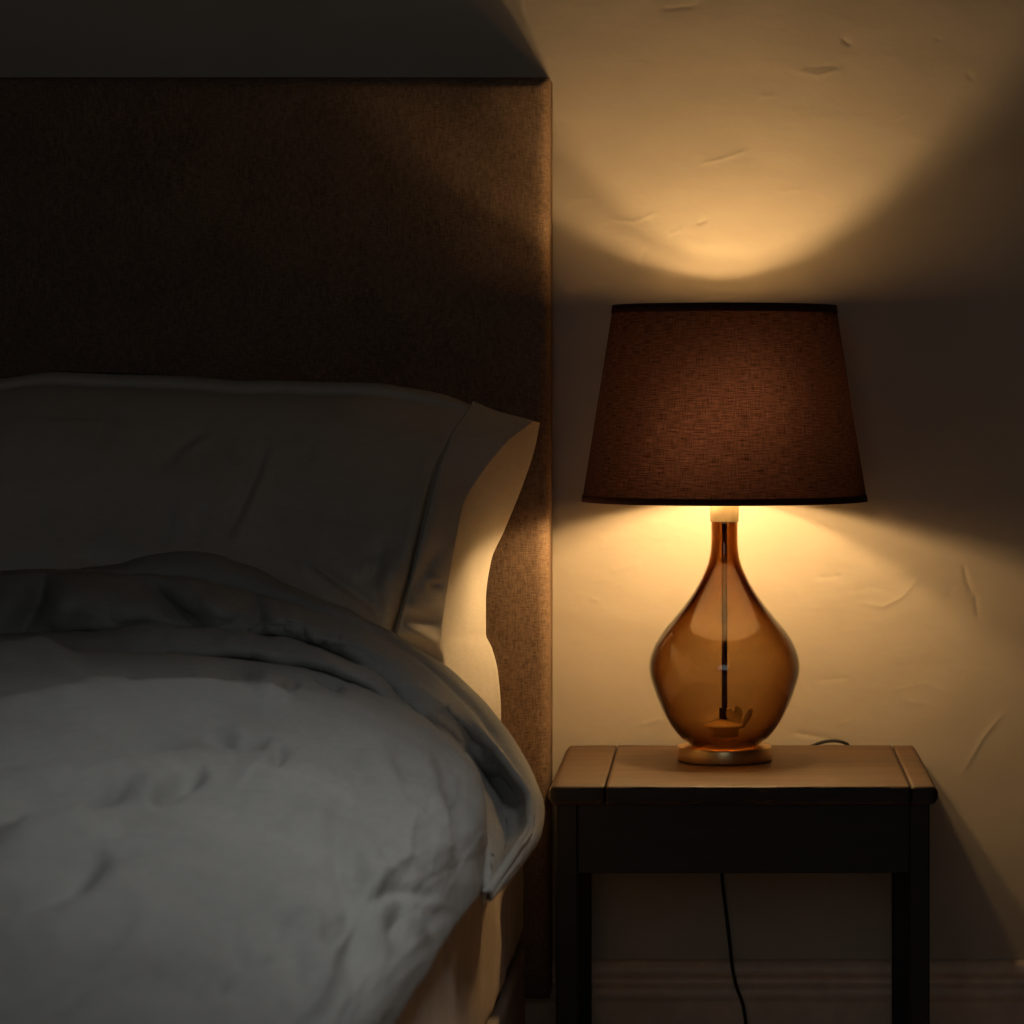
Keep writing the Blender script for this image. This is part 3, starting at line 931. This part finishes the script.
    def close(row, sgn):
        loop = [i * nv + row for i in range(n)]
        pts = P[:, row]
        # partner line: mean depth at the same x
        prev = loop
        for k in range(1, 7):
            a = k / 6 * math.pi / 2
            cur = []
            for i in range(n):
                p = pts[i].copy()
                # mid depth between front and back at this x
                if i < nu:
                    t = (p[0] - XLft) / (RX[row] - XLft); t = min(max(t, 0), 1)
                    yb = np.interp(p[0], P[nu + ng - 1:, row, 0][::-1], P[nu + ng - 1:, row, 1][::-1])
                    mid = (p[1] + yb) / 2; half = (yb - p[1]) / 2; s = -1
                else:
                    yf = np.interp(p[0], P[:nu, row, 0], P[:nu, row, 1])
                    mid = (p[1] + yf) / 2; half = (p[1] - yf) / 2; s = 1
                half = max(half, 0.0)
                y = mid + s * half * math.cos(a)
                z = p[2] + sgn * min(0.014, half * 0.6) * math.sin(a) * fade(p[0])
                V.append((p[0], y, z)); cur.append(len(V) - 1)
            for i in range(n):
                i2 = (i + 1) % n
                q = (prev[i], prev[i2], cur[i2], cur[i])
                f.append(q if sgn > 0 else q[::-1])
            prev = cur
    close(nv - 1, 1); close(0, -1)
    me = mesh('pillow', V, f)
    at = me.attributes.new('sharp_edge', 'BOOLEAN', 'EDGE')
    cols = {nu - 1, nu + ng - 2}
    at.data.foreach_set('value', [a < n * nv and b < n * nv and a // nv == b // nv and a // nv in cols for a, b in (e.vertices for e in me.edges)])
    return me


p1 = link('pillow', pillow_upright(), M['pillow'])
tag(p1, 'large grey-beige linen pillow propped against the headboard, its open end lit by the lamp', 'pillow')

# ---- duvet
dv = empty('duvet', (-0.9, -1.6, 0.5), 'thick grey linen duvet with turned-back top spread over the bed', 'duvet')


def duvet_body():
    ds = np.concatenate([np.linspace(1.55, 2.1, 70)[:-1], np.linspace(2.1, 3.0, 200)[:-1], np.linspace(3.0, 3.72, 130)])
    nd = len(ds)
    ztop = interp(ds, [1.5, 1.8, 2.0, 2.5, 3.0, 3.22, 3.36, 3.46, 3.56, 3.72], [0.565, 0.586, 0.602, 0.636, 0.664, 0.676, 0.676, 0.655, 0.632, 0.625])
    hx = interp(ds, [1.5, 2.25, 2.5, 2.7, 2.8, 3.0, 3.2, 3.4, 3.72], [-0.245, -0.236, -0.231, -0.2315, -0.231, -0.230, -0.238, -0.262, -0.30])
    hz = interp(ds, [1.5, 2.25, 2.5, 2.7, 2.8, 3.0, 3.2, 3.4, 3.72], [0.480, 0.500, 0.499, 0.494, 0.486, 0.476, 0.472, 0.475, 0.485])
    xc = -0.80
    # cross-section parameter
    nt = 190
    tt = np.concatenate([np.linspace(-1, 0, 60)[:-1], np.linspace(0, 1, nt)])
    nu = len(tt) + 14
    P = np.zeros((nu, nd, 3)); S = np.zeros((nu, nd)); W = np.ones((nu, nd))
    e = 2 / 2.9
    for i, t in enumerate(tt):
        if t < 0:
            X = xc + t * 0.93 + np.zeros(nd); Z = ztop - 0.02 * (t * t) - 0.18 * np.clip(-t - 0.8, 0, 1) ** 2 * 5
            S[i] = t * 0.93
        else:
            a = t * math.pi / 2
            X = xc + (hx - xc) * math.sin(a) ** e; Z = hz + (ztop - hz) * math.cos(a) ** e
            S[i] = t * 0.66
        P[i, :, 0] = X; P[i, :, 2] = Z; P[i, :, 1] = ds
    for k in range(14):
        i = len(tt) + k
        a = (k + 1) / 14 * math.pi
        r = 0.011
        P[i, :, 0] = hx - r * (1 - np.cos(a)) * 1.6; P[i, :, 2] = hz - r * math.sin(a) * 0.9 + (0.012 * k / 13); P[i, :, 1] = ds
        S[i] = 0.66 + 0.002 * k; W[i] = max(0, 1 - k / 6)
    D = P[:, :, 1].copy()
    px = CX + P[:, :, 0] * F / D; py = CY - (P[:, :, 2] - EYE) * F / D
    h = np.zeros_like(D)
    # long soft folds that fan from the turned-back edge towards the foot on the falling side
    ang = S * 15.0 + (3.3 - D) * 2.0
    side_w = np.clip((S - 0.16) * 4, 0, 1) * np.clip((3.35 - D) * 3, 0, 1)
    h += side_w * 0.0025 * fbm(ang * 0.9, D * 1.25, 71, 3)
    h += side_w * 0.0012 * fbm(ang * 2.6 + 4, D * 2.5, 72, 3)
    # low cross folds on the flat top
    flat_w = np.clip((0.45 - S) * 3, 0, 1)
    h += flat_w * 0.010 * fbm(P[:, :, 0] * 2.6 + D * 1.3, D * 3.8 - P[:, :, 0] * 2.0, 75, 3)
    hem_f = np.clip((0.66 - S) / 0.16, 0.25, 1)
    h += hem_f * 0.0055 * crease(S * 11 + D * 1.5, D * 2.3 - S * 1.2, 171, 0.22) * (1 - 0.3 * flat_w)
    h -= hem_f * 0.0050 * crease(S * 9 - D * 2.0 + 3, D * 3.0 + 5, 181, 0.16)
    h += hem_f * 0.0018 * crease(S * 30 + D * 6, D * 9, 191, 0.2)
    h += 0.0012 * fbm(P[:, :, 0] * 24 + D * 9, D * 12, 79, 3)
    strokes = [  # (points in photo units on the sheet, width, height): + ridge, - valley
        ([(430, 735), (452, 790), (462, 830), (470, 880), (476, 905)], 12, -0.013), ([(450, 740), (470, 790), (480, 840), (482, 880)], 10, 0.010),
        ([(418, 740), (436, 790), (446, 840), (452, 900)], 12, 0.008), ([(392, 735), (404, 775), (408, 800)], 9, -0.005),
        ([(300, 730), (345, 752), (372, 800), (378, 830)], 9, -0.004), ([(318, 720), (368, 745), (400, 800), (416, 850), (424, 900)], 16, 0.006),
        ([(320, 815), (342, 850), (354, 900), (358, 960), (362, 1020)], 11, -0.007), ([(338, 810), (362, 850), (376, 900), (384, 960)], 12, 0.005),
        ([(405, 890), (416, 920), (432, 945)], 7, 0.006), ([(392, 905), (398, 940), (396, 980)], 9, -0.006), ([(440, 905), (428, 935)], 7, -0.005),
        ([(360, 905), (378, 897), (400, 892), (440, 896)], 5, -0.004), ([(366, 913), (376, 902), (388, 900)], 5, -0.005),
        ([(270, 900), (290, 950), (300, 1010)], 14, -0.006), ([(285, 870), (310, 940), (322, 1020)], 14, 0.005), ([(225, 900), (240, 960), (246, 1020)], 16, -0.005),
        ([(190, 960), (196, 1010)], 14, -0.004), ([(480, 830), (500, 860), (506, 872)], 8, 0.009), ([(462, 900), (452, 922)], 7, -0.006),
        ([(-60, 762), (60, 750), (150, 732), (240, 728)], 9, -0.011), ([(-60, 722), (70, 712), (150, 703), (250, 700), (330, 706)], 9, 0.010),
        ([(-60, 692), (60, 684), (130, 676), (200, 676)], 6, -0.008), ([(-40, 662), (40, 657), (86, 662)], 5, 0.009), ([(200, 676), (240, 670), (265, 677)], 4, -0.006), ([(270, 692), (286, 687), (300, 681)], 3.5, -0.007),
        ([(60, 700), (110, 690), (150, 682)], 5, 0.006), ([(312, 676), (330, 681), (348, 692)], 3.5, -0.007), ([(250, 700), (300, 712)], 5, 0.004),
        ([(110, 850), (70, 875), (-20, 905)], 13, -0.013), ([(208, 772), (180, 782), (148, 800)], 7, -0.010), ([(205, 727), (240, 740), (272, 742)], 5, -0.007), ([(283, 742), (278, 762), (268, 775)], 5, -0.006), ([(-40, 806), (90, 792), (150, 780)], 11, -0.010),
        ([(-20, 850), (60, 832), (120, 818)], 12, 0.008), ([(230, 770), (300, 800), (340, 860)], 22, 0.006)]
    for pts, w, a in strokes:
        dd, run, _ = seg_dist(px, py, pts)
        env = np.clip(np.minimum(run, 1 - run) * 3.2, 0, 1)
        h += np.where(P[:, :, 0] < wx(300, 3.0), 2.3, 1.15) * a * env * np.exp(-(dd / (1.25 * w)) ** 2) * (D < 3.34) * np.clip((0.655 - S) / 0.13, 0, 1)
    # scalloped hem
    W[:] = W * 1.0
    Pn = P.copy(); Pn[:, :, 1] = Y(Pn[:, :, 1])
    nrm = normals(Pn)
    if nrm[70, 100, 2] < 0: nrm = -nrm
    # keep displacement normals smooth
    Pn += nrm * (h * W)[:, :, None]
    hemw = np.clip((S - 0.60) * 16, 0, 1)
    Pn[:, :, 2] += hemw * 0.004 * fbm(D * 5, S * 0 + 1.5, 83, 3)
    # foot end falls away; head end tucks down
    fo = np.clip((1.80 - D) / 0.25, 0, 1)
    Pn[:, :, 2] -= 0.10 * fo ** 2
    return grid_mesh('duvet_cover', Pn, flip=False)


link('duvet_cover', duvet_body(), M['duvet'], dv)


def duvet_cuff():
    """the turned-back, folded top of the duvet: layered folds lofted across the bed and down its side"""
    # stations from the far side to the hanging corner: four fold lines, each (photo x, y, distance)
    st = [((-560, 592, 3.60), (-560, 600, 3.53), (-560, 652, 3.46), (-560, 668, 3.38)),
          ((-200, 583, 3.60), (-200, 588, 3.53), (-200, 642, 3.46), (-200, 658, 3.38)),
          ((-60, 579, 3.60), (-60, 582, 3.53), (-60, 640, 3.46), (-60, 652, 3.38)),
          ((0, 576, 3.60), (0, 579, 3.53), (0, 640, 3.46), (0, 652, 3.38)),
          ((60, 573, 3.60), (60, 576, 3.53), (60, 635, 3.46), (60, 657, 3.38)),
          ((118, 569, 3.60), (115, 578, 3.53), (112, 631, 3.46), (112, 656, 3.38)),
          ((148, 561, 3.60), (145, 581, 3.53), (150, 624, 3.46), (150, 653, 3.38)),
          ((190, 557, 3.60), (185, 584, 3.53), (180, 630, 3.46), (185, 651, 3.38)),
          ((240, 565, 3.60), (232, 592, 3.53), (228, 634, 3.46), (232, 652, 3.38)),
          ((290, 588, 3.60), (280, 606, 3.53), (275, 637, 3.46), (275, 656, 3.38)),
          ((340, 611, 3.60), (326, 621, 3.53), (318, 648, 3.45), (318, 664, 3.37)),
          ((385, 634, 3.60), (368, 637, 3.53), (352, 662, 3.44), (352, 676, 3.36)),
          ((420, 654, 3.60), (402, 656, 3.52), (374, 676, 3.42), (370, 684, 3.36)),
          ((455, 678, 3.60), (438, 684, 3.51), (402, 704, 3.40), (396, 708, 3.35)),
          ((490, 712, 3.59), (469, 714, 3.50), (430, 736, 3.38), (424, 738, 3.34)),
          ((515, 746, 3.58), (492, 742, 3.49), (452, 764, 3.36), (446, 766, 3.33)),
          ((532, 780, 3.56), (513, 772, 3.47), (468, 788, 3.34), (462, 790, 3.31)),
          ((541, 812, 3.52), (530, 803, 3.43), (480, 812, 3.31), (474, 814, 3.28)),
          ((538, 834, 3.44), (530, 828, 3.36), (488, 840, 3.25), (482, 842, 3.22)),
          ((523, 860, 3.30), (516, 853, 3.24), (492, 868, 3.17), (486, 870, 3.14)),
          ((502, 884, 3.16), (498, 879, 3.13), (489, 886, 3.10), (486, 888, 3.09)),
          ((489, 897, 3.06), (488, 895, 3.05), (487, 896, 3.05), (486, 897, 3.04))]
    A = np.array(st, float)                                   # stations x lines x 3
    mid = A[:, :, :2].mean(1)
    t = np.concatenate([[0], np.cumsum(np.linalg.norm(np.diff(mid, axis=0), axis=1))])
    npth = 420
    sN = np.concatenate([np.linspace(0, t[3], 60)[:-1], np.linspace(t[3], t[-1], npth - 59)])
    L = np.stack([np.stack([interp(sN, t, A[:, k, c]) for c in range(3)], 1) for k in range(4)], 1)
    sta = interp(sN, t, np.arange(len(st), dtype=float))[:, None]
    L0, L1, L2, L3 = (L[:, k] for k in range(4))
    hang = np.clip((sta - 10.5) / 3, 0, 1); hang = hang * hang * (3 - 2 * hang)
    pocket = np.clip((sta - 13.5) / 2.5, 0, 1) * np.clip((21 - sta) / 2, 0, 1)
    layer = np.clip((sta - 4.5) / 2, 0, 1)
    z = np.zeros_like(sta)

    def off(p, dx, dy, dd):
        return p + np.concatenate([z + dx, z + dy, z + dd], 1)

    def lerp(p, q, k):
        return p + (q - p) * k
    # outward direction in the picture plane, for the back of the fold
    tg = np.gradient(L0[:, :2], axis=0); tg /= np.linalg.norm(tg, axis=1, keepdims=True) + 1e-9
    inn = np.stack([-tg[:, 1], tg[:, 0]], 1)                  # towards the bed
    ix, iy = inn[:, :1], inn[:, 1:]
    C = [off(L0, ix * 30, iy * 30, 0.09), off(L0, ix * 6, iy * 6, 0.035), L0,
         off(lerp(L0, L1, 0.5), -ix * 1.5, -iy * 1.5, 0.0), off(lerp(L0, L1, 0.86), ix * 1.5 * layer, iy * 1.5 * layer, 0.012), L1,
         off(lerp(L1, L2, 0.22), 0, 0, -0.016 + 0.09 * pocket),
         off(lerp(L1, L2, 0.55), 0, 0, -0.022 + 0.15 * pocket), off(lerp(L1, L2, 0.85), 0, 0, -0.006 + 0.06 * pocket),
         off(L2, 0, 0, 0.02), off(L2, 0, 1.0 * (1 - hang), 0.06 * (1 - hang) + 0.02),
         off(L2, 0, 1.5 * (1 - hang), 0.012), off(lerp(L2, L3, 0.25), 0, 0, -0.012), off(lerp(L2, L3, 0.65), 0, 0, -0.012), off(L3, 0, 1, 0.0), off(L3, 0, 7, 0.05)]
    C = np.stack(C, 1)                                        # path x control x 3
    nc = C.shape[1]; ns = 120
    q = np.linspace(0, nc - 1, ns)
    G = np.zeros((C.shape[0], ns, 3))
    for i in range(C.shape[0]):
        for c in range(3):
            G[i, :, c] = interp(q, np.arange(nc), C[i, :, c])
    D = G[:, :, 2]
    X = wx(G[:, :, 0], D); Z = wz(G[:, :, 1], D)
    qq = q[None, :] / (nc - 1)
    ar = (sN[:, None] / F * 3.5)
    face = np.exp(-((qq - 0.47) / 0.13) ** 2)
    # folds and dents in the puffed front face
    for (xc_, w, a, k) in ((30, 16, 0.05, 90), (75, 22, -0.03, 60), (165, 22, 0.055, -160), (222, 14, -0.018, 40), (255, 12, 0.022, -30), (300, 10, -0.012, 20), (305, 8, 0.018, 10), (335, 12, 0.02, 0)):
        m = np.exp(-((G[:, :, 0] + k * (qq - 0.45) * 1.4 - xc_) / w) ** 2)
        D = D + a * m * np.exp(-((qq - 0.45) / 0.10) ** 2) * (1 - hang)
    D = D + 0.016 * fbm(ar * 9, qq * 5, 91, 3) * face * (1 - 0.5 * hang) + 0.006 * fbm(ar * 26, qq * 9, 92, 3) * np.clip(1 - np.abs(qq - 0.5) * 1.9, 0, 1)
    Z = Z + 0.0035 * vnoise(ar * 16, qq * 4 + 7, 93) + 0.0016 * vnoise(ar * 45, qq * 9, 94)
    D = D - 0.012 * crease(ar * 11, qq * 5, 371, 0.16) * np.clip(face * 1.5, 0, 1)
    Z = Z + 0.004 * crease(ar * 9 + 3, qq * 8, 381, 0.15)
    D = D + 0.002 * fbm(ar * 60, qq * 30, 95, 2)
    P = np.stack([X, Y(D), Z], 2)
    return grid_mesh('turned_back_edge', P)


cf = link('turned_back_edge', duvet_cuff(), M['duvet'], dv)
cf['label'] = 'folded-back puffy top edge of the duvet'
so = cf.modifiers.new('thickness', 'SOLIDIFY'); so.thickness = 0.004; so.offset = -1

# ------------------------------------------------------------------ light and camera
def area(name, loc, rot, sx, sy, power, color, spread=180):
    l = bpy.data.lights.new(name, 'AREA'); l.shape = 'RECTANGLE'; l.size = sx; l.size_y = sy
    l.energy = power; l.color = color; l.spread = math.radians(spread)
    o = bpy.data.objects.new(name, l); o.location = loc; o.rotation_euler = rot
    COL.objects.link(o)
    return o


# added fill light at the roof opening, to brighten the duvet
area('roof_fill', ((wx0 + wx1) / 2, (wy0 + wy1) / 2, H + 0.02), (0, math.radians(9.5), 0), wx1 - wx0 - 0.2, wy1 - wy0 - 0.2, 1.65, (0.98, 0.99, 1.0), 58)
# added weak fill from behind the camera, for overall ambient
area('rear_fill', ((fx0 + fx1) / 2, YF + 0.05, (fz0 + fz1) / 2), (math.radians(90), 0, 0), fx1 - fx0 - 0.1, fz1 - fz0 - 0.1, 2.9, (0.90, 0.95, 1.0), 150)

w = bpy.data.worlds.new('dusk'); scene.world = w; w.use_nodes = True
bg = w.node_tree.nodes['Background']; bg.inputs[0].default_value = (0.10, 0.13, 0.17, 1); bg.inputs[1].default_value = 0.1

cd = bpy.data.cameras.new('camera'); cam = bpy.data.objects.new('camera', cd); COL.objects.link(cam)
cam.location = (0, -CAM_D, EYE); cam.rotation_euler = (math.pi / 2, 0, 0)
cd.sensor_width = 36; cd.lens = F / 1024 * 36
cd.shift_x = (512 - CX) / 1024; cd.shift_y = -(512 - CY) / 1024
cd.dof.use_dof = True; cd.dof.focus_distance = 3.98; cd.dof.aperture_fstop = 9.0
cd.clip_start = 0.05
scene.camera = cam

vs_ = scene.view_settings
scene.display_settings.display_device = 'sRGB'
vs_.view_transform = 'Standard'; vs_.look = 'None'; vs_.gamma = 1.0; vs_.exposure = 0.0
vs_.use_curve_mapping = False
cy = scene.cycles
cy.use_denoising = True
cy.max_bounces = 12; cy.diffuse_bounces = 6; cy.glossy_bounces = 4; cy.transmission_bounces = 8; cy.transparent_max_bounces = 24
cy.sample_clamp_indirect = 4.0
